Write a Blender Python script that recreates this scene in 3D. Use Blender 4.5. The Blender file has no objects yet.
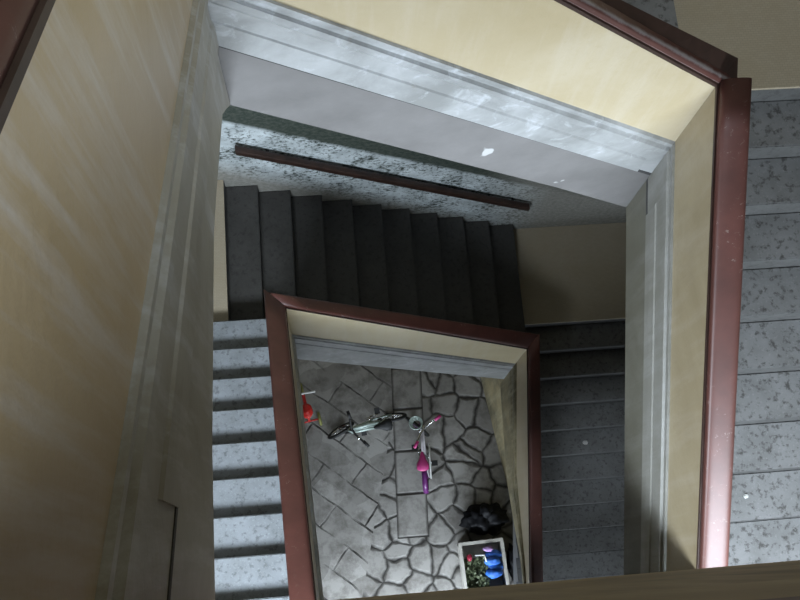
import bpy, bmesh, math, random
from mathutils import Vector, Matrix, Euler, noise
random.seed(7)
scn = bpy.context.scene
COL = scn.collection
R_ = 0.165                      # one riser

# ------------------------------------------------------------------ materials
def new_mat(name):
    m = bpy.data.materials.new(name); m.use_nodes = True
    nt = m.node_tree; nt.nodes.clear()
    out = nt.nodes.new('ShaderNodeOutputMaterial'); b = nt.nodes.new('ShaderNodeBsdfPrincipled')
    nt.links.new(b.outputs[0], out.inputs[0])
    return m, nt, b
def nd(nt, t, **kw):
    n = nt.nodes.new(t)
    for k, v in kw.items(): setattr(n, k, v)
    return n
def pos(nt, scale=(1, 1, 1), rot=(0, 0, 0), loc=(0, 0, 0)):
    g = nd(nt, 'ShaderNodeNewGeometry'); mp = nd(nt, 'ShaderNodeMapping')
    mp.inputs['Scale'].default_value = scale; mp.inputs['Rotation'].default_value = rot; mp.inputs['Location'].default_value = loc
    nt.links.new(g.outputs['Position'], mp.inputs[0]); return mp.outputs[0]
def noi(nt, vec, scale, detail=5, rough=.6, dist=0):
    n = nd(nt, 'ShaderNodeTexNoise'); n.inputs['Scale'].default_value = scale; n.inputs['Detail'].default_value = detail
    n.inputs['Roughness'].default_value = rough; n.inputs['Distortion'].default_value = dist
    nt.links.new(vec, n.inputs['Vector']); return n.outputs['Fac']
def ramp(nt, fac, a, b):
    n = nd(nt, 'ShaderNodeMapRange'); n.inputs[1].default_value = a; n.inputs[2].default_value = b
    nt.links.new(fac, n.inputs[0]); return n.outputs[0]
def mix(nt, fac, a, b, mode='MIX'):
    n = nd(nt, 'ShaderNodeMix', data_type='RGBA', blend_type=mode)
    for sock, v in ((n.inputs[0], fac), (n.inputs[6], a), (n.inputs[7], b)):
        if isinstance(v, (int, float)): sock.default_value = v
        elif isinstance(v, tuple): sock.default_value = (v + (1,))[:4]
        else: nt.links.new(v, sock)
    return n.outputs[2]
def mth(nt, op, a, b=0.0):
    n = nd(nt, 'ShaderNodeMath', operation=op)
    for i, v in enumerate((a, b)):
        if isinstance(v, (int, float)): n.inputs[i].default_value = v
        else: nt.links.new(v, n.inputs[i])
    return n.outputs[0]
def bump(nt, b, h, s=.3, d=.01):
    n = nd(nt, 'ShaderNodeBump'); n.inputs['Strength'].default_value = s; n.inputs['Distance'].default_value = d
    nt.links.new(h, n.inputs['Height']); nt.links.new(n.outputs[0], b.inputs['Normal'])
def setc(nt, b, c, rough=.7, spec=.3):
    if isinstance(c, tuple): b.inputs['Base Color'].default_value = (c + (1,))[:4]
    else: nt.links.new(c, b.inputs['Base Color'])
    if isinstance(rough, (int, float)): b.inputs['Roughness'].default_value = rough
    else: nt.links.new(rough, b.inputs['Roughness'])
    b.inputs['Specular IOR Level'].default_value = spec
def simple(name, c, rough=.6, var=.25, scale=12, metal=0, spec=.4):
    m, nt, b = new_mat(name); p = pos(nt)
    f = noi(nt, p, scale)
    setc(nt, b, mix(nt, ramp(nt, f, .3, .7), tuple(x * (1 - var) for x in c), tuple(min(1, x * (1 + var)) for x in c)), rough, spec)
    b.inputs['Metallic'].default_value = metal
    return m

def plaster(name, c, dirt, streak, gloss=.45, amt=.55):
    m, nt, b = new_mat(name)
    p = pos(nt); big = noi(nt, p, 1.6, 4, .6, .6)
    col = mix(nt, ramp(nt, big, .35, .7), c, dirt)
    ps = pos(nt, (9, 9, .9), (.5, .35, 0)); st = noi(nt, ps, 1.3, 5, .65)
    col = mix(nt, mth(nt, 'MULTIPLY', ramp(nt, st, .48, .75), amt), col, streak)
    fine = noi(nt, p, 26, 3, .6)
    col = mix(nt, mth(nt, 'MULTIPLY', ramp(nt, fine, .55, .8), .35), col, dirt)
    setc(nt, b, col, gloss, .4); bump(nt, b, fine, .15, .01); return m
M = {}
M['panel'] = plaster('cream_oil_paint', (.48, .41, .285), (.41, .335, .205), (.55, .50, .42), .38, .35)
M['panellit'] = plaster('lit_oil_paint', (.66, .57, .37), (.58, .48, .28), (.70, .65, .55), .4, .4)  # cream lightened to stand for stronger light on the lower far panel
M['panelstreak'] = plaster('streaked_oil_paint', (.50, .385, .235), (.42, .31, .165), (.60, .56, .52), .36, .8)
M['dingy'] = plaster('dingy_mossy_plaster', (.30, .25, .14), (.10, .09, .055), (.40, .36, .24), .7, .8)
M['walldark'] = plaster('low_bounce_wall', (.12, .105, .08), (.08, .07, .05), (.15, .14, .12), .7)  # unseen walls coloured dark to cut the light they bounce

def greystring():
    m, nt, b = new_mat('worn_grey_paint')
    p = pos(nt); n1 = noi(nt, p, 3.2, 6, .65, .4)
    col = mix(nt, ramp(nt, n1, .35, .65), (.24, .245, .24), (.40, .41, .415))
    n2 = noi(nt, p, 7, 6, .7, .8)
    col = mix(nt, mth(nt, 'MULTIPLY', ramp(nt, n2, .55, .68), .65), col, (.55, .57, .60))
    n3 = noi(nt, pos(nt, loc=(3, 1, 2)), 5, 5, .7)
    col = mix(nt, mth(nt, 'MULTIPLY', ramp(nt, n3, .62, .75), .6), col, (.17, .15, .11))
    setc(nt, b, col, .42, .5); bump(nt, b, n2, .2, .01); return m
M['string'] = greystring()
def fascia():
    m, nt, b = new_mat('grey_fascia_plaster')
    p = pos(nt); n1 = noi(nt, p, 2.2, 5, .6)
    col = mix(nt, ramp(nt, n1, .35, .65), (.135, .13, .127), (.185, .178, .175))
    v = noi(nt, pos(nt, loc=(5, 5, 1)), 4.5, 3, .5)
    col = mix(nt, ramp(nt, v, .725, .745), col, (.42, .42, .42))
    setc(nt, b, col, .6, .35); bump(nt, b, noi(nt, p, 20), .2, .01); return m
M['fascia'] = fascia()
M['fasciashade'] = plaster('shaded_fascia_plaster', (.13, .125, .10), (.085, .08, .06), (.26, .255, .24), .6, .25)  # fascia darkened in colour for the right parapet's shaded side
M['stringshade'] = plaster('shaded_grey_paint', (.20, .195, .175), (.15, .145, .12), (.42, .42, .42), .5, .25)  # string paint darkened likewise, its dimness put into the colour
M['panelshade'] = plaster('shaded_oil_paint', (.29, .24, .155), (.22, .175, .105), (.36, .31, .24), .42, .4)  # cream panel darkened to stand for weaker light on the right
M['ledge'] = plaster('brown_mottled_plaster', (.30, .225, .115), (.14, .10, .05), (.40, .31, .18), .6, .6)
M['stringtan'] = plaster('tan_string_plaster', (.34, .325, .28), (.24, .215, .16), (.58, .60, .63), .42, .6)
M['recess_shade'] = simple('recess_shadow_paint', (.05, .05, .05), .8)  # colour for a recess shadow
def railmat(worn=False):
    m, nt, b = new_mat('red_brown_gloss_paint')
    p = pos(nt); n1 = noi(nt, p, 5, 5, .6)
    col = mix(nt, ramp(nt, n1, .3, .7), (.06, .022, .017), (.09, .032, .025))
    n2 = noi(nt, p, 30, 6, .75, .5); n3 = noi(nt, p, 2.5, 3)
    w = mth(nt, 'MULTIPLY', ramp(nt, n2, .6, .66), ramp(nt, n3, .45, .65))
    col = mix(nt, mth(nt, 'MULTIPLY', w, .6), col, (.35, .3, .27))
    if worn:
        a = nd(nt, 'ShaderNodeAttribute', attribute_name='across')
        band = mth(nt, 'SUBTRACT', 1, mth(nt, 'MULTIPLY', mth(nt, 'ABSOLUTE', mth(nt, 'SUBTRACT', a.outputs['Fac'], .30)), 7))
        wv = ramp(nt, mth(nt, 'ADD', band, mth(nt, 'SUBTRACT', mth(nt, 'MULTIPLY', noi(nt, p, 11, 7, .8), 2.4), 1.2)), .1, .9)
        col = mix(nt, mth(nt, 'MULTIPLY', wv, .6), col, (.36, .33, .32))
    setc(nt, b, col, .46, .42); bump(nt, b, n1, .08, .01); return m
M['rail'] = railmat(); M['railworn'] = railmat(True)
M['reveal'] = simple('dark_reveal_wood', (.035, .018, .013), .5)
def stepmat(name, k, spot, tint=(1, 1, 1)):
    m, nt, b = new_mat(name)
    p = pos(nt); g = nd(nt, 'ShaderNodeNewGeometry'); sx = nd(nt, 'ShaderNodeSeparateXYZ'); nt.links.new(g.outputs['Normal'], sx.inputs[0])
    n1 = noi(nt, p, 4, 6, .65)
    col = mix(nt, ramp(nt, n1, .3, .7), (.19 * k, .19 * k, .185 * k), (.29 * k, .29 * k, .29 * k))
    n2 = noi(nt, p, 26, 4, .6)
    spots = mth(nt, 'MULTIPLY', ramp(nt, n2, .53, .66), ramp(nt, sx.outputs[2], -1.0, .9))
    col = mix(nt, mth(nt, 'MULTIPLY', spots, spot), col, (.055 * k, .05 * k, .045 * k))
    n3 = noi(nt, p, 70, 2)
    col = mix(nt, mth(nt, 'MULTIPLY', ramp(nt, n3, .58, .72), .5), col, (.36 * k, .36 * k, .35 * k))
    col = mix(nt, 1.0, col, tint, 'MULTIPLY')
    col = mix(nt, ramp(nt, sx.outputs[2], .35, .1), col, (.55, .55, .54), 'MULTIPLY')  # shade put into the colour: upright riser faces darker than treads
    setc(nt, b, col, .6, .4); bump(nt, b, n2, .12, .01); return m
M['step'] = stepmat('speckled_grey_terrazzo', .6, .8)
M['steplit'] = stepmat('lit_pale_grey_terrazzo', .9, .55, (.86, .93, 1))  # terrazzo lightened and blued to stand for daylight on the left steps
M['stepshade'] = stepmat('shaded_dark_terrazzo', .15, .5, (1, .95, .88))  # same terrazzo darkened in colour to stand for the far flight's shade
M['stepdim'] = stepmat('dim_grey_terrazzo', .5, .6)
def tilemat():
    m, nt, b = new_mat('beige_landing_tile')
    p = pos(nt); n1 = noi(nt, p, 3, 4)
    ck = nd(nt, 'ShaderNodeTexBrick'); ck.inputs['Scale'].default_value = 1
    ck.inputs['Brick Width'].default_value = .03; ck.inputs['Row Height'].default_value = .015; ck.inputs['Mortar Size'].default_value = .001
    ck.inputs['Color1'].default_value = (.33, .285, .21, 1); ck.inputs['Color2'].default_value = (.305, .26, .19, 1); ck.inputs['Mortar'].default_value = (.24, .2, .145, 1)
    nt.links.new(p, ck.inputs['Vector'])
    col = mix(nt, mth(nt, 'MULTIPLY', ramp(nt, n1, .4, .75), .4), ck.outputs[0], (.26, .21, .13))
    setc(nt, b, col, .6, .35); return m
M['tile'] = tilemat()
def farwall():
    m, nt, b = new_mat('peeling_green_and_white_wall')
    g = nd(nt, 'ShaderNodeNewGeometry'); s = nd(nt, 'ShaderNodeSeparateXYZ'); nt.links.new(g.outputs['Position'], s.inputs[0])
    h = mth(nt, 'ADD', s.outputs[2], mth(nt, 'MULTIPLY', s.outputs[0], .615))
    p = pos(nt); wob = noi(nt, p, 5, 4)
    h = mth(nt, 'ADD', h, mth(nt, 'MULTIPLY', mth(nt, 'SUBTRACT', wob, .5), .06))
    n1 = noi(nt, pos(nt, (1, 1, 1.2)), 24, 6, .7, 0); n2 = noi(nt, pos(nt, (1, 1, 3)), 3, 4)
    cream = mix(nt, ramp(nt, n2, .4, .7), (.50, .43, .29), (.4, .33, .2))
    green = mix(nt, ramp(nt, n1, .4, .6), (.03, .042, .035), (.075, .085, .07))
    # flaked white over green
    flake = ramp(nt, mth(nt, 'ADD', n1, mth(nt, 'MULTIPLY', mth(nt, 'SUBTRACT', noi(nt, p, 4, 3), .5), .5)), .38, .52)
    white = mix(nt, ramp(nt, noi(nt, p, 6, 4), .35, .7), (.42, .46, .47), (.68, .74, .76))
    low = mix(nt, flake, green, white)
    gb = mix(nt, ramp(nt, n1, .35, .65), (.20, .195, .17), (.33, .32, .29))
    rightside = ramp(nt, s.outputs[0], 1.9, 2.7)
    base = ramp(nt, mth(nt, 'ADD', h, mth(nt, 'MULTIPLY', s.outputs[0], .08)), -6.85, -7.2)
    low = mix(nt, mth(nt, 'MAXIMUM', rightside, base), low, gb)
    # paint zones by height over the stairs
    col = mix(nt, ramp(nt, h, -6.04, -5.98), low, mix(nt, mth(nt, 'MULTIPLY', ramp(nt, s.outputs[0], 1.9, 2.5), .8), green, gb))
    col = mix(nt, ramp(nt, h, -5.42, -5.38), col, cream)
    zin = ramp(nt, s.outputs[2], -9.6, -9.5)
    col = mix(nt, zin, cream, col)
    setc(nt, b, col, .65, .3); bump(nt, b, n1, .35, .01); return m
M['farwall'] = farwall()
def ground():
    m, nt, b = new_mat('courtyard_stone_paving')
    g = nd(nt, 'ShaderNodeNewGeometry'); s = nd(nt, 'ShaderNodeSeparateXYZ'); nt.links.new(g.outputs['Position'], s.inputs[0])
    p0 = pos(nt); wob = nd(nt, 'ShaderNodeTexNoise'); wob.inputs['Scale'].default_value = 3.5; nt.links.new(p0, wob.inputs['Vector'])
    va = nd(nt, 'ShaderNodeVectorMath', operation='MULTIPLY_ADD'); nt.links.new(wob.outputs['Color'], va.inputs[0]); va.inputs[1].default_value = (.17, .17, 0); nt.links.new(p0, va.inputs[2])
    pv = va.outputs[0]
    va2 = nd(nt, 'ShaderNodeVectorMath', operation='MULTIPLY_ADD'); nt.links.new(wob.outputs['Color'], va2.inputs[0]); va2.inputs[1].default_value = (.06, .06, 0); nt.links.new(p0, va2.inputs[2])
    def vor(scale, feat, rot=0.0, loc=(0, 0, 0), rnd=1.0, sc=(1, 1, 1)):
        mp = nd(nt, 'ShaderNodeMapping'); nt.links.new(pv, mp.inputs[0]); mp.inputs['Rotation'].default_value = (0, 0, rot); mp.inputs['Location'].default_value = loc; mp.inputs['Scale'].default_value = sc
        fl = nd(nt, 'ShaderNodeVectorMath', operation='MULTIPLY'); nt.links.new(mp.outputs[0], fl.inputs[0]); fl.inputs[1].default_value = (1, 1, 0)
        v = nd(nt, 'ShaderNodeTexVoronoi', feature=feat, voronoi_dimensions='2D'); v.inputs['Scale'].default_value = scale; v.inputs['Randomness'].default_value = rnd
        nt.links.new(fl.outputs[0], v.inputs['Vector']); return v
    e1 = vor(3.3, 'DISTANCE_TO_EDGE').outputs['Distance']; c1 = vor(3.3, 'F1').outputs['Color']
    # lane of sawn slabs up the middle, and rows of sawn stone on the left
    def brick(rot, loc, w, h):
        mp = nd(nt, 'ShaderNodeMapping'); nt.links.new(va2.outputs[0], mp.inputs[0]); mp.inputs['Rotation'].default_value = (0, 0, rot); mp.inputs['Location'].default_value = loc
        k = nd(nt, 'ShaderNodeTexBrick'); k.inputs['Scale'].default_value = 1; k.inputs['Brick Width'].default_value = w; k.inputs['Row Height'].default_value = h
        k.inputs['Mortar Size'].default_value = .014; k.inputs['Mortar Smooth'].default_value = .4
        k.inputs['Color1'].default_value = (.2, .2, .2, 1); k.inputs['Color2'].default_value = (.9, .9, .9, 1); k.inputs['Mortar'].default_value = (0, 0, 0, 1)
        nt.links.new(mp.outputs[0], k.inputs['Vector']); return k
    kb = brick(math.radians(40), (0, 0, 0), .9, .34)
    joint_v = ramp(nt, mth(nt, 'ADD', e1, mth(nt, 'MULTIPLY', mth(nt, 'SUBTRACT', noi(nt, p0, 4, 4), .5), .22)), .0, .12)
    joint_b = mth(nt, 'SUBTRACT', 1, mth(nt, 'MULTIPLY', kb.outputs['Fac'], ramp(nt, noi(nt, p0, 3, 3), .35, .65)))
    # lane mask
    xx = mth(nt, 'SUBTRACT', s.outputs[0], mth(nt, 'MULTIPLY', mth(nt, 'SUBTRACT', s.outputs[1], 1.7), .04))
    la = mth(nt, 'MULTIPLY', mth(nt, 'GREATER_THAN', xx, 1.09), mth(nt, 'LESS_THAN', xx, 1.5))
    la = mth(nt, 'MULTIPLY', la, mth(nt, 'GREATER_THAN', s.outputs[1], .55))
    lane = brick(math.radians(90), (0.05, 1.49, 0), .53, .46)
    ledge = mth(nt, 'ABSOLUTE', mth(nt, 'SUBTRACT', xx, 1.295))
    lj = mth(nt, 'MULTIPLY', ramp(nt, ledge, .205, .17), ramp(nt, mth(nt, 'ABSOLUTE', mth(nt, 'SUBTRACT', mth(nt, 'FRACT', mth(nt, 'DIVIDE', s.outputs[1], .56)), .5)), .49, .455))
    lb = mth(nt, 'LESS_THAN', mth(nt, 'ADD', s.outputs[0], mth(nt, 'MULTIPLY', mth(nt, 'SUBTRACT', s.outputs[1], .2), -.25)), .62)
    def fm(f, a, b_):
        n = nd(nt, 'ShaderNodeMix', data_type='FLOAT')
        for sk, v in ((n.inputs[0], f), (n.inputs[2], a), (n.inputs[3], b_)):
            nt.links.new(v, sk) if not isinstance(v, (int, float)) else setattr(sk, 'default_value', v)
        return n.outputs[0]
    joint = fm(lb, joint_v, joint_b); joint = fm(la, joint, lj)
    sep = nd(nt, 'ShaderNodeSeparateColor'); nt.links.new(c1, sep.inputs[0])
    tone = fm(la, sep.outputs[0], .55)
    stone = mix(nt, tone, (.19, .18, .165), (.30, .288, .268))
    n = noi(nt, p0, 5, 7, .7)
    stone = mix(nt, mth(nt, 'MULTIPLY', ramp(nt, n, .45, .65), .7), stone, (.075, .066, .056))
    stone = mix(nt, mth(nt, 'MULTIPLY', ramp(nt, noi(nt, p0, 40, 3), .6, .75), .35), stone, (.3, .3, .29))
    col = mix(nt, joint, (.02, .017, .014), stone)
    setc(nt, b, col, .65, .4)
    bump(nt, b, mth(nt, 'ADD', joint, mth(nt, 'MULTIPLY', n, .4)), .6, .02); return m
M['ground'] = ground()
M['bar'] = simple('dark_varnished_wood', (.028, .014, .01), .5, .4)
M['iron'] = simple('dark_iron', (.03, .03, .03), .5)
M['white'] = simple('white_paint', (.6, .6, .58), .5)
M['whiteframe'] = simple('white_frame_paint', (.5, .47, .5), .35)
M['silver'] = simple('silver_green_paint', (.42, .50, .46), .3, .15, 12, .3)
M['chrome'] = simple('chrome', (.6, .6, .6), .2, .1, 12, 1)
M['rubber'] = simple('black_rubber', (.012, .012, .012), .6)
M['pink'] = simple('pink_plastic', (.42, .04, .17), .4, .15)
M['purple'] = simple('purple_paint', (.11, .02, .12), .3, .15)
M['paper'] = simple('grey_white_paper', (.42, .42, .4), .8)
M['red'] = simple('red_plastic', (.42, .02, .015), .4, .2)
M['yellowgreen'] = simple('olive_plastic', (.2, .2, .06), .5)
M['crate'] = simple('cream_plastic', (.43, .41, .37), .5, .15)
M['blue'] = simple('blue_fabric', (.03, .13, .48), .55, .3)
M['green'] = simple('green_leaf', (.085, .105, .055), .5, .5, 40)
M['pale'] = simple('pale_leaf', (.25, .3, .2), .5, .3, 40)
M['bag'] = simple('black_bin_bag', (.004, .004, .005), .6, .25, 12, 0, .15)
M['lilac'] = simple('lilac_plastic', (.4, .25, .5), .5)
M['amber'] = simple('amber_plastic', (.5, .3, .05), .5)
M['darkred'] = simple('dark_red_plastic', (.25, .02, .04), .4)

# ------------------------------------------------------------------ helpers
def mesh_obj(name, bm, mat, parent=None, smooth=False, loc=None):
    bmesh.ops.recalc_face_normals(bm, faces=bm.faces)
    me = bpy.data.meshes.new(name); bm.to_mesh(me); bm.free()
    me.materials.append(M[mat] if isinstance(mat, str) else mat)
    if smooth:
        for f in me.polygons: f.use_smooth = True
    o = bpy.data.objects.new(name, me); COL.objects.link(o)
    if parent: o.parent = parent
    if loc is not None: o.location = loc
    return o
def tag(o, label=None, cat=None, group=None, kind=None):
    if label: o['label'] = label
    if cat: o['category'] = cat
    if group: o['group'] = group
    if kind: o['kind'] = kind
    return o
def thing(name, label, cat, loc=(0, 0, 0), rot=(0, 0, 0), group=None):
    o = bpy.data.objects.new(name, None); COL.objects.link(o); o.location = loc; o.rotation_euler = rot
    o.empty_display_size = .1
    return tag(o, label, cat, group)
def hexa(bm, c):                # 8 corners: bottom 4 (ccw), top 4
    v = [bm.verts.new(p) for p in c]
    for f in ((3, 2, 1, 0), (4, 5, 6, 7), (0, 1, 5, 4), (1, 2, 6, 5), (2, 3, 7, 6), (3, 0, 4, 7)): bm.faces.new([v[i] for i in f])
def box(bm, x0, x1, y0, y1, z0, z1):
    hexa(bm, [(x0, y0, z0), (x1, y0, z0), (x1, y1, z0), (x0, y1, z0), (x0, y0, z1), (x1, y0, z1), (x1, y1, z1), (x0, y1, z1)])
def loft(bm, rings, closed=True, caps=True):
    vs = [[bm.verts.new(p) for p in r] for r in rings]; n = len(rings[0])
    for a, b in zip(vs, vs[1:]):
        for i in range(n if closed else n - 1):
            j = (i + 1) % n; bm.faces.new((a[i], a[j], b[j], b[i]))
    if caps and closed:
        bm.faces.new(vs[0][::-1]); bm.faces.new(vs[-1])
def tube(bm, pts, r, n=10, caps=True):
    pts = [Vector(p) for p in pts]; rr = r if isinstance(r, (list, tuple)) else [r] * len(pts)
    rings = []; up = Vector((0, 0, 1))
    for i, p in enumerate(pts):
        t = (pts[min(i + 1, len(pts) - 1)] - pts[max(i - 1, 0)]).normalized()
        u = t.cross(up)
        if u.length < .05: u = t.cross(Vector((1, 0, 0)))
        u.normalize(); v = t.cross(u)
        rings.append([p + (u * math.cos(k * 2 * math.pi / n) + v * math.sin(k * 2 * math.pi / n)) * rr[i] for k in range(n)])
    loft(bm, rings, True, caps)
def torus(bm, c, R, r, axis='y', n=28, k=8):
    rings = []
    for i in range(n):
        a = 2 * math.pi * i / n; ring = []
        for j in range(k):
            b = 2 * math.pi * j / k; q = R + r * math.cos(b); w = r * math.sin(b)
            ring.append(Vector(c) + (Vector((q * math.cos(a), w, q * math.sin(a))) if axis == 'y' else Vector((q * math.cos(a), q * math.sin(a), w))))
        rings.append(ring)
    rings.append(rings[0])
    vs = [[bm.verts.new(p) for p in r_] for r_ in rings[:-1]]
    for i in range(n):
        a, b = vs[i], vs[(i + 1) % n]
        for j in range(k): bm.faces.new((a[j], a[(j + 1) % k], b[(j + 1) % k], b[j]))
def blob(bm, c, r, seed=0, amp=.25, freq=6, sub=4):
    res = bmesh.ops.create_icosphere(bm, subdivisions=sub, radius=1)
    for v in res['verts']:
        d = v.co.normalized(); k = 1 + amp * noise.fractal(d * freq * .35 + Vector((seed, seed * 2, 0)), .8, 2, 4)
        v.co = Vector(c) + Vector((d.x * r[0], d.y * r[1], d.z * r[2])) * k

# ------------------------------------------------------------------ stair well: plan and levels
H = 32 * R_                                             # floor to floor
zN0, zN1 = 0.0, -H
zUL, zUR = -10 * R_, -21 * R_
zLL, zLR = -H - 10 * R_, -H - 21 * R_
GZ = zLR - 17 * R_
XW0, XW1, YN = -1.72, 3.78, -1.55
def ywall(x): return 3.71
NEAR = -.47
# inner plan corners
UL, UR = Vector((0, 1.886)), Vector((2.164, 2.074))
LL, LR = Vector((.022, 2.066)), Vector((2.237, 2.091))
UNL, UNR = Vector((0, NEAR)), Vector((2.164, NEAR))
LNL, LNR = Vector((.19, NEAR)), Vector((2.237, NEAR))

def side(A, B):                 # inward normal of the well for a side running A->B with the well on its right
    d = (B - A).normalized(); return Vector((d.y, -d.x))
def line_pt(P, d, Q, e):
    den = d.x * e.y - d.y * e.x; t = ((Q - P).x * e.y - (Q - P).y * e.x) / den; return P + d * t
def mitre(A, B, C, off):        # corner B between sides AB and BC, moved inwards by off
    n1, n2 = side(A, B), side(B, C)
    return line_pt(A + n1 * off, (B - A), B + n2 * off, (C - B))
def square_end(A, B, P, off): return P + side(A, B) * off

class Side:
    """one side of the well: A -> B (well on the right), with mitred ends"""
    def __init__(s, A, B, prev=None, nxt=None): s.A, s.B, s.prev, s.nxt = A, B, prev, nxt
    def end(s, which, off):
        if which == 0: return mitre(s.prev, s.A, s.B, off) if s.prev is not None else square_end(s.A, s.B, s.A, off)
        return mitre(s.A, s.B, s.nxt, off) if s.nxt is not None else square_end(s.A, s.B, s.B, off)
    def at(s, t, off):
        return s.end(0, off).lerp(s.end(1, off), t)
def sweep(bm, sd, profile, ts, noisez=0):
    """profile: list of (offset, zfun(t)); ts: stations along the side"""
    rings = []
    for t in ts:
        ring = []
        for off, zf in profile:
            q = sd.at(t, off); ring.append((q.x, q.y, zf(t)))
        rings.append(ring)
    loft(bm, rings)
def lin(a, b): return lambda t: a + (b - a) * t
def poly(pts):
    def f(t):
        for (t0, z0), (t1, z1) in zip(pts, pts[1:]):
            if t <= t1 or (t1, z1) == pts[-1]: return z0 + (z1 - z0) * (t - t0) / (t1 - t0)
    return f
def add(f, d): return lambda t: f(t) + d
def mixf(f, g, k): return lambda t: f(t) * (1 - k) + g(t) * k
TH = .115                       # parapet thickness
def balustrade(label, sd, A, B, Mz, S, base, ts=None, ends=(0, 1), mould=(0., 1.), fas='fascia', rail_top=.075, wide=.035, railm='rail', stringm='string', panelm='panel', cap=None):
    t = thing('stair_balustrade', label, 'balustrade', base, group='closed balustrades round the stair well')
    ts = ts or [i / 12 for i in range(13)]
    L = Vector(base)
    def part(name, prof, mat, st=ts, smooth=False, bev=0):
        bm = bmesh.new(); sweep(bm, sd, prof, st)
        for v in bm.verts: v.co -= L
        return mesh_obj(name, bm, mat, t, smooth)
    part('panel', [(0, A), (-TH, A), (-TH, B), (0, B)], panelm)
    part('fascia', [(.006, Mz), (-TH, Mz), (-TH, S), (.006, S)], fas)
    k = lambda f: mixf(B, Mz, f)
    part('string', [(0, k(0)), (.014, k(.015)), (.014, k(.07)), (.004, k(.09)), (.004, k(.16)), (.018, k(.19)), (.018, k(.30)), (.010, k(.34)), (.010, k(1)), (-TH, k(1)), (-TH, k(0))], stringm)
    ms = [mould[0] + (mould[1] - mould[0]) * i / 12 for i in range(13)]
    part('moulding', [(.009, k(.60)), (.017, k(.63)), (.019, k(.80)), (.017, k(1.0)), (.009, k(1.02))], stringm, ms)
    part('recess_shade', [(.0125, add(Mz, .012)), (.0125, add(Mz, -.012)), (.0, add(Mz, -.012)), (.0, add(Mz, .012))], 'recess_shade')  # dark surface strip standing in for the shadow of an unmodelled recess
    part('rail_bed', [(.004, A), (.004, add(A, .022)), (-TH - min(wide, .004), add(A, .022)), (-TH - min(wide, .004), A)], 'reveal')
    w0, w1 = -.004, -TH - wide
    c = (w0 + w1) / 2; hw = (w0 - w1) / 2
    prof = []
    for i in range(17):
        a = math.pi * i / 16
        x = math.copysign(abs(math.cos(a)) ** .6, math.cos(a)); z = abs(math.sin(a)) ** .6
        prof.append((c + hw * x, add(A, .035 + (rail_top - .035) * z)))
    prof += [(w1, add(A, .022)), (w0, add(A, .022))]
    sd0 = sd
    if cap:                      # squared, overlapping rail ends at the corner
        dv = (sd.B - sd.A).normalized()
        kx = 1 + cap[1] / (sd.B - sd.A).length
        sd = Side(sd.A, sd.B + dv * cap[1], sd.prev if cap[1] > 0 else None, None)
        prof = [(o_, (lambda f: lambda t: f(t * kx))(f)) for o_, f in prof]
    hr = part('handrail', prof, railm, ts, True); sd = sd0
    at = hr.data.attributes.new('across', 'FLOAT', 'POINT'); n = len(prof)
    for i in range(len(at.data)): at.data[i].value = min(1, (i % n) / 16)
    return t

# ---- the balustrades
yl = lambda y: (y - NEAR) / (1.886 - NEAR)              # station on the upper left side (A near, B far)
sUL = Side(UNL, UL, None, UR); sUF = Side(UL, UR, UNL, UNR); sUR = Side(UR, UNR, UL, None)
f_ = lambda pts: poly([(yl(y), z) for y, z in pts])
balustrade('cream parapet with broad grey string filling the left side of the photo, nearest the camera', sUL,
           f_([(NEAR, 1.25), (1.886, -.33)]), f_([(NEAR, .50), (1.886, -1.12)]), f_([(NEAR, -.05), (1.886, -1.52)]),
           f_([(NEAR, -1.06), (0.02, -1.08), (.41, -1.11), (1.13, -1.31), (1.7, -1.68), (1.886, -1.98)]), (0, 0, zUL),
           ts=[i / 24 for i in range(25)], mould=(yl(.21), 1), panelm='panelstreak', fas='stringtan', stringm='stringtan')
balustrade('cream parapet across the top of the photo, its red-brown rail sloping down rightwards', sUF,
           lin(-.36, -2.40), lin(-1.12, -2.98), lin(-1.52, -3.37), poly([(0, -1.98), (.75, -3.38), (1, -3.88)]), (1.0, 1.98, zUR),
           ts=[i / 16 for i in range(17)], mould=(0, .955), wide=.002, railm='railworn', cap=(0, .145))
yr = lambda y: (2.074 - y) / (2.074 - NEAR)
sl = .575
def down(z0, s): return lambda t: z0 - s * (2.074 - NEAR) * t
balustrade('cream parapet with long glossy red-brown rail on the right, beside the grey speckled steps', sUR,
           down(-2.40, .60), down(-2.98, .565), down(-3.44, .565), down(-3.88, .555), (2.164, .8, zN1), mould=(yr(1.9), 1), fas='fasciashade', stringm='stringshade', panelm='panelshade', cap=(0, -.02))
sLL = Side(LNL, LL, None, LR); sLF = Side(LL, LR, LNL, LNR); sLR = Side(LR, LNR, LL, None)
dl = 2.066 - NEAR
balustrade('lower parapet whose worn red-brown rail descends beside the bright lit steps', sLL,
           lin(-5.62 + .57 * dl, -5.62), lin(-6.40 + .57 * dl, -6.40), lin(-6.85 + .57 * dl, -6.85), lin(-7.33 + .57 * dl, -7.33), (.1, .8, zLL))
balustrade('short lower parapet facing the camera above the bicycles, cream panel and scuffed white string', sLF,
           lin(-5.62, -7.70), lin(-6.42, -8.36), lin(-6.85, -8.72), lin(-7.33, -9.13), (1.1, 2.08, zLR), fas='string', wide=.01, panelm='panellit')
yq = lambda y: (2.091 - y) / (2.091 - NEAR)
g_ = lambda pts: poly([(yq(y), z) for y, z in pts])
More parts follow.
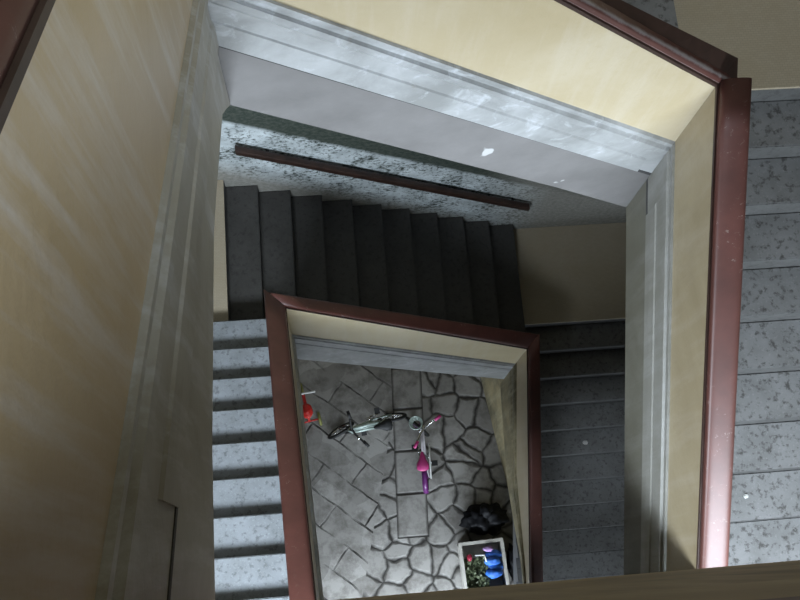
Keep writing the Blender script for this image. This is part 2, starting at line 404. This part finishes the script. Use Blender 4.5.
t_ = balustrade('lowest parapet on the right of the courtyard opening, dingy cream under a thin red-brown rail', sLR,
           g_([(2.091, -7.70), (NEAR, -9.20)]), g_([(2.091, -8.30), (1.0, -9.05), (.05, -9.13), (NEAR, -9.35)]),
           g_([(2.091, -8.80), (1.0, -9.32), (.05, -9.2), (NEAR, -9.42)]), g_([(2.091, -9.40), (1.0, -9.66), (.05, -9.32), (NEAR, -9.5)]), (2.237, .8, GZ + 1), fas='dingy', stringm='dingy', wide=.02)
# near edge: landing parapet of the camera's own floor
def near_parapet(label, y, x0, x1, A, B, S, base, deep):
    t = thing('landing_parapet', label, 'parapet', base); L = Vector(base)
    def part(name, boxes, mat, smooth=False):
        bm = bmesh.new()
        for b in boxes: box(bm, *b)
        for v in bm.verts: v.co -= L
        return mesh_obj(name, bm, mat, t)
    part('panel', [(x0, x1, y - TH, y, B + .05, A)], 'ledge')
    part('string', [(x0, x1, y - TH, y - .004, S, B)], 'ledge')
    part('moulding', [(x0, x1, y - TH, y - .012, B, B + .05)], 'ledge')
    bm = bmesh.new(); rings = []
    for x in (x0, x1):
        ring = []
        for i in range(13):
            a = math.pi * i / 12
            ring.append((x, y - .0625 + .0725 * math.copysign(abs(math.cos(a)) ** .6, math.cos(a)) - .012, A + .02 + .06 * abs(math.sin(a)) ** .6))
        ring += [(x, y - .145, A), (x, y, A)]
        rings.append(ring)
    loft(bm, rings)
    for v in bm.verts: v.co -= L
    mesh_obj('handrail', bm, 'rail', t, False)
    return t
near_parapet('shadowed brown parapet edge running along the bottom of the photo, closest below the camera', 0, -.0 + .012, XW1 - .02, .94, .53, -1.08, (1.0, -.05, 0), 1)
t = thing('landing_parapet', 'sloping near parapet one floor down, hidden below the bottom edge', 'parapet', (1.1, -.1, -5.0))
for nm, d0, d1, mt, o in (('panel', -.9, 0, 'panel', 0), ('string', -1.4, -.9, 'string', .006), ('handrail', .0, .08, 'rail', .012)):
    bm = bmesh.new()
    hexa(bm, [(x - 1.1, y + .1, z + d + 5.0) for d in (d0, d1) for x, y, z in ((.2, -.16 - o, -4.42), (2.14, -.16 - o, -3.74), (2.14, -.07 + o, -3.74), (.2, -.07 + o, -4.42))])
    mesh_obj(nm, bm, mt, t)

# ------------------------------------------------------------------ stairs
def flight(label, base, steps, mat='step', rake=0):
    """steps: list of (4 plan corners ccw front-left..., z top, slope vec) -> one solid step each"""
    t = thing('stair_flight', label, 'stairs', base, group='flights of the winding stair'); L = Vector(base)
    for (quad, z, zb) in steps:
        bm = bmesh.new()
        hexa(bm, [Vector((q[0], q[1], b)) - L for q, b in zip([(q[0], q[1] - (rake if i >= 2 and rake > 0 else rake if i < 2 and rake < 0 else 0)) for i, q in enumerate(quad)], zb)] + [Vector((q[0], q[1], z)) - L for q in quad])
        bmesh.ops.recalc_face_normals(bm, faces=bm.faces)
        top = [e for e in bm.edges if all(abs(v.co.z - (z - L.z)) < 1e-5 for v in e.verts)]
        bmesh.ops.bevel(bm, geom=top, offset=.008, segments=2, affect='EDGES')
        mesh_obj('step', bm, mat, t)
    return t
TS = .20
def y_flight(y0, g, n, zt, dz, xin, xout, left):
    """nosing k at y0-k*g with top zt+dz*k"""
    out = []
    for k in range(n):
        yk = y0 - k * g; z = zt + dz * k
        if left:   # climbs towards the viewer: tread runs from nosing yk to yk-g
            ya, yb = yk - g - .02, yk
        else:
            ya, yb = yk, yk + g + .0
        xa, xb = (xout, xout), (xin(ya), xin(yb))
        if left: quad = [(xout, ya), (xin(ya), ya), (xin(yb), yb), (xout, yb)]
        else: quad = [(xin(ya), ya), (xout, ya), (xout, yb), (xin(yb), yb)]
        lo = z - R_ - TS; hi = z - TS
        zb = [hi, hi, lo, lo] if left else [lo, lo, hi, hi]
        out.append((quad, z, zb))
    return out
def x_flight(x0, g, n, zt, yin):
    """far flight: nosing k at x0+k*g, tread below it runs from nosing k to nosing k+1, going down to the right"""
    out = []
    for k in range(n):
        xa = x0 + k * g; xb = xa + g; z = zt - (k + 1) * R_
        yi = yin(xa)
        quad = [(xa, yi), (xb, yi), (xb, ywall(xb) - .002), (xa, ywall(xa) - .002)]
        out.append((quad, z, [z - TS + .05, z - R_ - TS + .05, z - R_ - TS + .05, z - TS + .05]))
    return out
gl, gr, gf = .2904, .2694, (2.428 + .5495) / 10
flight('top stair flight hidden behind the left parapet', (-.9, .9, zUL), y_flight(2.316, .297, 9, zUL + R_, R_, lambda y: -TH - .01, XW0 + .002, True))
flight('dark far stair flight behind the top rail, only a corner of it showing', (1, 2.8, zUR),
       x_flight(-.5495, gf, 10, zUL, lambda x: 2.34 if x < -.1 else 1.886 + x * .087 + TH + .05))
flight('grey speckled stair flight down the right edge of the photo, bright at its foot', (2.9, 1, zN1), y_flight(2.5976 - .297, .297, 10, zUR - R_, -R_, lambda y: 2.164 + TH + .01, XW1 - .002, False), 'step')
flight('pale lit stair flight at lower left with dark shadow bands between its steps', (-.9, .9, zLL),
       y_flight(2.316, gl, 9, zLL + R_, R_, lambda y: .022 + (2.066 - y) * .0662 - TH - .012, XW0 + .002, True), 'steplit', .085)
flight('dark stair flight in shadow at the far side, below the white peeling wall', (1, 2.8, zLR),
       x_flight(-.5495, gf, 10, zLL, lambda x: 2.34 if x < -.1 else 2.066 + x * .0113 + TH + .012), 'stepshade')
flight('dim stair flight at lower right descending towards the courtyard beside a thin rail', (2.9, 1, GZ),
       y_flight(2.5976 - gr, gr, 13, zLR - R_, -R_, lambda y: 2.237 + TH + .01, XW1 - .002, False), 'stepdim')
def landing(label, quad, z, th=.24, base=None):
    x = sum(q[0] for q in quad) / 4; y = sum(q[1] for q in quad) / 4
    t = thing('stair_landing', label, 'landing', (x, y, z - th), group='tiled stair landings'); L = Vector((x, y, z - th))
    bm = bmesh.new(); hexa(bm, [Vector((q[0], q[1], z - th)) - L for q in quad] + [Vector((q[0], q[1], z - .02)) - L for q in quad]); mesh_obj('slab', bm, 'step', t)
    bm = bmesh.new(); hexa(bm, [Vector((q[0], q[1], z - .02)) - L for q in quad] + [Vector((q[0], q[1], z)) - L for q in quad]); mesh_obj('tiling', bm, 'tile', t)
    return t
def far_l(z, label): landing(label, [(XW0 + .002, 2.30), (-.5505, 2.34), (-.5505, ywall(-.55) - .002), (XW0 + .002, ywall(XW0) - .002)], z)
def far_r(z, y, label): landing(label, [(2.429, y), (XW1 - .002, y), (XW1 - .002, ywall(XW1) - .002), (2.429, ywall(2.43) - .002)], z)
far_l(zUL, 'beige tiled landing hidden behind the left end of the top parapet')
far_r(zUR, 2.5976, 'beige tiled landing in the top right corner of the photo')
far_l(zLL, 'narrow strip of beige tiled landing at the left end of the dark far flight')
far_r(zLR, 2.5976, 'dim beige tiled landing at the right end of the dark far flight')
landing('landing on which the camera stands, under the near parapet', [(XW0 + .002, YN + .002), (XW1 - .002, YN + .002), (XW1 - .002, -.68), (XW0 + .002, -.68)], 0)
landing('near landing one floor down, hidden below the bottom edge', [(XW0 + .002, YN + .002), (XW1 - .002, YN + .002), (XW1 - .002, -.58), (XW0 + .002, -.58)], zN1)

landing('low stone block landing on the courtyard ground, hidden below the bottom edge', [(2.36, YN + .002), (XW1 - .002, YN + .002), (XW1 - .002, 2.5976 - 13 * gr - .002), (2.36, 2.5976 - 13 * gr - .002)], zLR - 14 * R_, zLR - 14 * R_ - GZ)

# ------------------------------------------------------------------ setting
CZ = 6.2
def struct(name, bm, mat):
    o = mesh_obj(name, bm, mat); o['kind'] = 'structure'; return o
bm = bmesh.new(); box(bm, XW0 - .3, XW1 + .3, YN - 3.0, 4.2, GZ - .25, GZ); struct('floor', bm, 'ground')
bm = bmesh.new(); box(bm, XW0 - .25, XW0, YN - .3, 4.1, GZ, CZ); struct('wall_left', bm, 'walldark')
bm = bmesh.new(); box(bm, XW1, XW1 + .25, YN - .3, 4.1, GZ, CZ); struct('wall_right', bm, 'walldark')
bm = bmesh.new(); hexa(bm, [(XW0, ywall(XW0), GZ), (XW1, ywall(XW1), GZ), (XW1, 4.2, GZ), (XW0, 4.2, GZ), (XW0, ywall(XW0), CZ), (XW1, ywall(XW1), CZ), (XW1, 4.2, CZ), (XW0, 4.2, CZ)])
struct('wall_far', bm, 'farwall')
# near wall with a tall window per floor a wide yard door, and an opening added for fill
opens = [(GZ, GZ + 2.4, [(-.4, 2.3), (2.5, 3.6)]), (zN1 + 1.2, zN0 - .5, [(-1.45, .35), (1.9, 3.6)]), (zN0 + 1.4, zN0 + 5.8, [(.6, 3.6)])]
bm = bmesh.new(); z = GZ
for a, b, xs in opens:
    if a > z: box(bm, XW0, XW1, YN - .3, YN, z, a)
    x = XW0
    for x0, x1 in xs: box(bm, x, x0, YN - .3, YN, a, b); x = x1
    box(bm, x, XW1, YN - .3, YN, a, b); z = b
box(bm, XW0, XW1, YN - .3, YN, z, CZ)
struct('wall_near', bm, 'walldark')
wn = 0
for a, b, xs in opens[1:]:
    for x0, x1 in xs:
        wn += 1; bm = bmesh.new()
        for k in range(3):
            x = x0 + .03 + (x1 - x0 - .06) * k / 2; box(bm, x - .03, x + .03, YN - .27, YN - .21, a, b)
        for z in (a + .03, (a + b) / 2, b - .03): box(bm, x0, x1, YN - .265, YN - .215, z - .03, z + .03)
        struct('window_%d' % wn, bm, 'white')
bm = bmesh.new(); box(bm, XW0, XW1, YN, 4.2, CZ, CZ + .2); struct('ceiling', bm, 'walldark')
# wall carrying the lowest flight
bm = bmesh.new()
hexa(bm, [(2.70, .0, GZ), (2.80, .0, GZ), (2.45, 2.7, GZ), (2.33, 2.7, GZ), (2.70, .0, -11.0), (2.80, .0, -11.0), (2.45, 2.7, -9.45), (2.33, 2.7, -9.45)])
struct('wall_courtyard', bm, 'dingy')
# wooden wall rail on the peeling wall
t = thing('wall_handrail', 'dark wooden bar fixed along the peeling white wall above the dark far flight', 'handrail', (1.06, 3.55, -7.1))
L = Vector((1.06, 3.55, -7.1)); bm = bmesh.new(); rings = []
for x, z in ((-.36, -6.16), (2.48, -7.92)):
    y = ywall(x) - .06
    rings.append([Vector((x, y + dy, z + dz)) - L for dy, dz in ((.02, -.045), (.02, .035), (.0, .045), (-.03, .045), (-.04, .03), (-.04, -.035), (-.03, -.045))])
loft(bm, rings); mesh_obj('bar', bm, 'bar', t)
for k in range(4):
    x = -.1 + k * .8; z = -6.16 - (x + .36) * .62; bm = bmesh.new()
    tube(bm, [Vector((x, ywall(x), z - .02)) - L, Vector((x, ywall(x) - .05, z - .02)) - L], .014); mesh_obj('bracket', bm, 'iron', t)

# ------------------------------------------------------------------ bicycles
def bicycle(name, label, loc, rot, col, grip, seatc, rimc, tyrew=.022, steer=0.0, wr=.2, wb=.70, guard=None, basket=None, twin=False):
    t = thing(name, label, 'bicycle', loc, rot, group='childrens bicycles in the courtyard')
    ax_r, ax_f = Vector((-wb / 2, 0, wr)), Vector((wb / 2, 0, wr))
    head_t, head_b = Vector((wb / 2 - .13, 0, .56)), Vector((wb / 2 - .10, 0, .44))
    bb = Vector((-.06, 0, wr + .0)); st = Vector((-.17, 0, .50))
    Rz = Matrix.Translation(head_b) @ Matrix.Rotation(steer, 4, 'Z') @ Matrix.Translation(-head_b)
    def mk(name, fn, mat, parent=t, smooth=True, steerit=False):
        bm = bmesh.new(); fn(bm)
        if steerit: bmesh.ops.transform(bm, matrix=Rz, verts=bm.verts)
        return mesh_obj(name, bm, mat, parent, smooth)
    def frame(bm):
        tube(bm, [head_t + Vector((.0, 0, -.03)), st + Vector((0, 0, -.05))], .018)
        tube(bm, [head_b, bb], .024)
        if twin:
            for s in (-1, 1): tube(bm, [head_t + Vector((0, .02 * s, -.03)), st + Vector((0, .03 * s, -.05))], .022)
        tube(bm, [st, bb], .018); tube(bm, [head_t, head_b], .02)
        for s in (-1, 1):
            tube(bm, [bb + Vector((0, .02 * s, 0)), ax_r + Vector((0, .045 * s, 0))], .010)
            tube(bm, [st + Vector((0, .015 * s, -.04)), ax_r + Vector((0, .045 * s, 0))], .009)
    mk('frame', frame, col)
    for a, sit in ((ax_r, False), (ax_f, True)):
        w = mk('wheel', lambda bm: torus(bm, a, wr - tyrew, tyrew), 'rubber', steerit=sit)
        def rim(bm):
            torus(bm, a, wr - tyrew * 2.1, .009, k=6)
            for i in range(14):
                an = 2 * math.pi * i / 14
                tube(bm, [a + Vector((0, .012 * (-1) ** i, 0)), a + Vector((math.cos(an) * (wr - .045), 0, math.sin(an) * (wr - .045)))], .0022, 5)
            tube(bm, [a + Vector((0, -.04, 0)), a + Vector((0, .04, 0))], .016)
        mk('rim', rim, rimc, w, steerit=sit)
    def fork(bm):
        tube(bm, [head_t + Vector((-.01, 0, .05)), head_b], .014)
        for s in (-1, 1): tube(bm, [head_b + Vector((0, .045 * s, -.01)), ax_f + Vector((0, .045 * s, 0))], .011)
        tube(bm, [head_b + Vector((0, -.05, 0)), head_b + Vector((0, .05, 0))], .015)
    mk('fork', fork, 'chrome' if guard else 'rubber', steerit=True)
    hb = head_t + Vector((-.02, 0, .07))
    mk('handlebar', lambda bm: tube(bm, [hb + Vector((-.07, -.255, .07)), hb + Vector((-.03, -.13, .07)), hb + Vector((0, -.04, 0)), hb + Vector((0, .04, 0)), hb + Vector((-.03, .13, .07)), hb + Vector((-.07, .255, .07))], .013), 'rubber' if not guard else 'chrome', steerit=True)
    for s in (-1, 1):
        mk('grip', lambda bm: tube(bm, [hb + Vector((-.05, .17 * s, .07)), hb + Vector((-.07, .265 * s, .07))], .02), grip, steerit=True)
    mk('seat_post', lambda bm: tube(bm, [st + Vector((.01, 0, -.05)), st + Vector((-.02, 0, .08))], .013), 'chrome')
    def seat(bm):
        rings = []
        for x, w, h in ((-.12, .03, .02), (-.10, .075, .035), (-.04, .08, .04), (.03, .045, .035), (.10, .025, .03), (.125, .012, .015)):
            rings.append([st + Vector((x - .02, w * math.cos(k * math.pi / 5), .10 + h * math.sin(k * math.pi / 5))) for k in range(10)])
        loft(bm, rings)
    mk('seat', seat, seatc)
    def crank(bm):
        torus(bm, bb + Vector((0, -.05, 0)), .06, .006, k=6)
        tube(bm, [bb + Vector((0, -.07, 0)), bb + Vector((0, .07, 0))], .012)
        for s in (-1, 1): tube(bm, [bb + Vector((0, .07 * s, 0)), bb + Vector((.11 * s, .08 * s, -.01 * s))], .009)
    cr = mk('crank', crank, 'chrome')
    for s in (-1, 1):
        def ped(bm): box(bm, bb.x + .11 * s - .035, bb.x + .11 * s + .035, .085 * s - .0 if s > 0 else -.165, .165 if s > 0 else -.085, bb.z - .02, bb.z + .0)
        mk('pedal', ped, 'rubber', cr, False)
    if guard:
        def gd(bm):
            rings = []
            for x, h in ((-wb / 2 - .02, .035), (-wb / 4, .05), (bb.x, .075), (bb.x + .14, .06)):
                rings.append([(x, -.062, wr - h), (x, -.075, wr - h), (x, -.075, wr + h), (x, -.062, wr + h)])
            loft(bm, rings)
        mk('chain_guard', gd, guard)
        def fen(bm, a=ax_r):
            rings = []
            for i in range(13):
                an = math.radians(20 + 150 * i / 12); c, s_ = math.cos(an), math.sin(an)
                rings.append([a + Vector((c * r, y, s_ * r)) for r, y in ((wr + .012, -.035), (wr + .022, 0), (wr + .012, .035), (wr + .006, .03), (wr + .015, 0), (wr + .006, -.03))])
            loft(bm, rings)
        mk('mudguard', fen, 'purple')
    if basket:
        def bk(bm):
            c = hb + Vector((.13, 0, -.06))
            for z, r in ((-.07, .06), (-.03, .07), (.01, .078), (.05, .085)): torus(bm, c + Vector((0, 0, z)), r, .007, 'z', 20, 6)
            for i in range(12):
                an = 2 * math.pi * i / 12; tube(bm, [c + Vector((.06 * math.cos(an), .06 * math.sin(an), -.07)), c + Vector((.085 * math.cos(an), .085 * math.sin(an), .05))], .004, 5)
        mk('basket', bk, basket, steerit=True)
    else:
        mk('bell', lambda bm: blob(bm, hb + Vector((-.02, .10, .085)), (.022, .022, .018), 1, 0, 1, 2), 'chrome', steerit=True)
    def stand(bm): tube(bm, [bb + Vector((-.06, .03, 0)), bb + Vector((-.09, .12, -wr + .012))], .008)
    mk('kickstand', stand, 'iron')
    return t
bicycle('bicycle', 'pale silver-green childs bicycle with black handlebar, left of the pink one', (.73, 2.13, GZ), (math.radians(-20), 0, math.radians(180 + 7)), 'silver', 'rubber', 'rubber', 'chrome', steer=math.radians(20), twin=True)
bicycle('bicycle', 'pink and purple childs bicycle with white chain guard, right of the silver one', (1.505, 1.64, GZ), (math.radians(-9), 0, math.radians(88)), 'whiteframe', 'pink', 'pink', 'purple', steer=math.radians(48), guard='white', basket='silver')
# ride-on toy half hidden by the left parapet
t = thing('toy_tricycle', 'red toy tricycle half hidden behind the rail left of the bicycles', 'tricycle', (-.03, 2.29, GZ), (0, 0, math.radians(100)))
bm = bmesh.new(); blob(bm, (-.03, 0, .27), (.10, .075, .045), 3, .1); mesh_obj('seat', bm, 'red', t, True)
bm = bmesh.new(); tube(bm, [(-.1, 0, .25), (.05, 0, .2), (.2, 0, .3)], .022); tube(bm, [(-.14, -.14, .09), (-.14, .14, .09)], .012); tube(bm, [(-.12, 0, .24), (-.14, 0, .09)], .018); mesh_obj('frame', bm, 'red', t, True)
bm = bmesh.new(); tube(bm, [(.26, 0, .1), (.2, 0, .3), (.18, 0, .42)], .014); tube(bm, [(.16, -.16, .45), (.18, 0, .42), (.16, .16, .45)], .013); mesh_obj('handlebar', bm, 'white', t, True)
for c, r in (((-.14, -.14, .09), .075), ((-.14, .14, .09), .075), ((.26, 0, .12), .1)):
    bm = bmesh.new(); torus(bm, c, r, .02); tube(bm, [(c[0], c[1] - .02, c[2]), (c[0], c[1] + .02, c[2])], .03); mesh_obj('wheel', bm, 'yellowgreen', t, True)

# ------------------------------------------------------------------ crate and what lies by it
CR = Vector((2.09, .11, GZ))
t = thing('crate', 'pale plastic crate of odds and ends at the bottom of the courtyard opening', 'crate', CR, (0, 0, math.radians(2)))
bm = bmesh.new(); w, l, h, th = .27, .31, .30, .014
box(bm, -w, w, -l, l, 0, .015)
for a in ((-w, -w + th, -l, l), (w - th, w, -l, l), (-w, w, -l, -l + th), (-w, w, l - th, l)): box(bm, *a, .015, h)
mesh_obj('tub', bm, 'crate', t)
bm = bmesh.new()
for a in ((-w - .018, -w + .022, -l - .018, l + .018), (w - .022, w + .018, -l - .018, l + .018), (-w + .022, w - .022, -l - .018, -l + .022), (-w + .022, w - .022, l - .022, l + .018)): box(bm, *a, h, h + .018)
mesh_obj('rim', bm, 'crate', t)
bm = bmesh.new(); rnd = random.Random(4)
for i in range(230):
    x = CR.x + rnd.uniform(-.22, .05); y = CR.y + rnd.uniform(-.24, .10); z = GZ + .17 + rnd.uniform(0, .1); a = rnd.uniform(0, 6.28); s = rnd.uniform(.03, .07)
    d = Vector((math.cos(a), math.sin(a), rnd.uniform(-.2, .5))).normalized(); n = d.cross(Vector((0, 0, 1))).normalized() * s * .3; b = Vector((x, y, z))
    up = Vector((0, 0, .006))
    vs = [bm.verts.new(q) for q in (b, b + d * s * .5 + n, b + d * s, b + d * s * .5 - n)] + [bm.verts.new(q + up) for q in (b, b + d * s * .5 + n, b + d * s, b + d * s * .5 - n)]
    for f in ((0, 1, 2, 3), (7, 6, 5, 4), (0, 4, 5, 1), (1, 5, 6, 2), (2, 6, 7, 3), (3, 7, 4, 0)): bm.faces.new([vs[k] for k in f])
box(bm, CR.x - .24, CR.x + .06, CR.y - .24, CR.y + .12, GZ + .016, GZ + .18)
tag(mesh_obj('cut_greenery', bm, 'green'), 'heap of green leaves and cuttings in the pale crate', 'greenery', kind='stuff')
bm = bmesh.new()
for k in range(4): blob(bm, (CR.x + .135 + .012 * (-1) ** k, CR.y + .14 - k * .075, GZ + .24 + .03 * (k % 2)), (.105, .062, .075), 5 + k, .22, 7, 3)
box(bm, CR.x + .07, CR.x + .2, CR.y - .14, CR.y + .2, GZ + .016, GZ + .24)
tag(mesh_obj('blue_cloth', bm, 'blue', None, True), 'crumpled bright blue cloth on top of the pale crate', 'cloth')
bm = bmesh.new(); tube(bm, [(CR.x - .10, CR.y + .15, GZ + .30), (CR.x + .02, CR.y + .145, GZ + .31), (CR.x + .035, CR.y + .06, GZ + .31)], .009)
tag(mesh_obj('bent_rod', bm, 'white', None, True), 'thin white bent rod beside the blue cloth', 'rod')
bm = bmesh.new(); blob(bm, (CR.x - .17, CR.y + .13, GZ + .285), (.035, .045, .03), 9, .2, 5, 3); blob(bm, (CR.x - .155, CR.y + .16, GZ + .295), (.012, .012, .012), 1, 0, 1, 2)
tag(mesh_obj('red_toy', bm, 'darkred', None, True), 'small dark red lump in the upper left of the crate', 'toy')
bm = bmesh.new(); blob(bm, (CR.x + .07, CR.y + .215, GZ + .33), (.06, .035, .025), 4, .3, 5, 3)
tag(mesh_obj('lilac_rag', bm, 'lilac', None, True), 'lilac scrap above the blue cloth at the crate rim', 'cloth')
bm = bmesh.new(); blob(bm, (2.18, .71, GZ + .15), (.27, .19, .16), 12, .3, 7, 4); blob(bm, (2.19, .80, GZ + .30), (.08, .09, .09), 3, .3, 8, 3)
tag(mesh_obj('bin_bag', bm, 'bag', None, True), 'black bin bag slumped behind the pale crate', 'bag', 'black bin bags')
bm = bmesh.new(); blob(bm, (2.52, .13, GZ + .17), (.10, .22, .17), 21, .35, 7, 4); blob(bm, (2.50, .16, GZ + .36), (.05, .05, .06), 5, .3, 8, 3)
tag(mesh_obj('bin_bag', bm, 'bag', None, True), 'black bin bag squeezed between the pale crate and the right wall', 'bag', 'black bin bags')
bm = bmesh.new(); blob(bm, (2.545, -.02, GZ + .40), (.03, .05, .03), 2, .3, 5, 3)
tag(mesh_obj('amber_wrapper', bm, 'amber', None, True), 'small amber wrapper on the black bag right of the crate', 'wrapper')
# scraps on the steps
def scrap(label, x, y, z, s):
    bm = bmesh.new(); blob(bm, (x, y, z + s * .3), (s, s * .8, s * .35), x, .4, 6, 3)
    tag(mesh_obj('paper_scrap', bm, 'paper'), label, 'litter', 'paper scraps on the steps')
k = 8; scrap('tiny white paper scrap near the foot of the right-hand grey flight', 2.95, 2.5976 - .297 * 8 + .15, zUR - 8 * R_, .016)
k = 5; scrap('tiny pale paper scrap halfway down the dim lower right flight', 3.16, 2.5976 - gr * 5 + .12, zLR - 5 * R_, .028)

# ------------------------------------------------------------------ light: overcast daylight and one added fill
def area(name, loc, target, sx, sy, power, col=(.78, .89, 1)):
    l = bpy.data.lights.new(name, 'AREA'); l.shape = 'RECTANGLE'; l.size = sx; l.size_y = sy; l.energy = power; l.color = col
    o = bpy.data.objects.new(name, l); COL.objects.link(o); o.location = loc
    o.rotation_euler = (Vector(target) - Vector(loc)).to_track_quat('-Z', 'Y').to_euler(); return o
area('daylight_window_top', (2.3, YN - .45, 4.6), (.9, 1.4, -1.5), 2.2, 2.4, 370)
area('daylight_window_lower_left', (-.55, YN - .06, zN0 - 2.35), (-.2, .0, zN1 + .6), 1.5, 1.0, 400)
area('daylight_window_lower_right', (2.75, YN - .06, zN0 - 2.7), (2.5, -.2, zN1 + .2), 1.5, 1.0, 290)
area('daylight_yard_door', (1.0, YN - .02, GZ + 1.0), (1.0, -.2, GZ), 2.4, .7, 185)
area('fill_yard_side', (3.05, YN - .05, GZ + 2.0), (2.9, .4, GZ + .8), 1.0, .7, 30)  # source added to brighten the lower right steps
w = bpy.data.worlds.new('sky'); scn.world = w; w.use_nodes = True
w.node_tree.nodes['Background'].inputs[0].default_value = (.75, .85, 1, 1); w.node_tree.nodes['Background'].inputs[1].default_value = .1

# ------------------------------------------------------------------ camera
cam = bpy.data.cameras.new('camera'); co = bpy.data.objects.new('camera', cam); COL.objects.link(co); scn.camera = co
co.location = (.34035, .02922, 1.56578); co.rotation_euler = (.281875, -.0525306, -.0811380)
cam.sensor_width = 36; cam.lens = 985.25 / 800 * 36; cam.clip_start = .02
scn.view_settings.view_transform = 'Standard'; scn.view_settings.look = 'None'; scn.view_settings.gamma = 1; scn.view_settings.exposure = 0
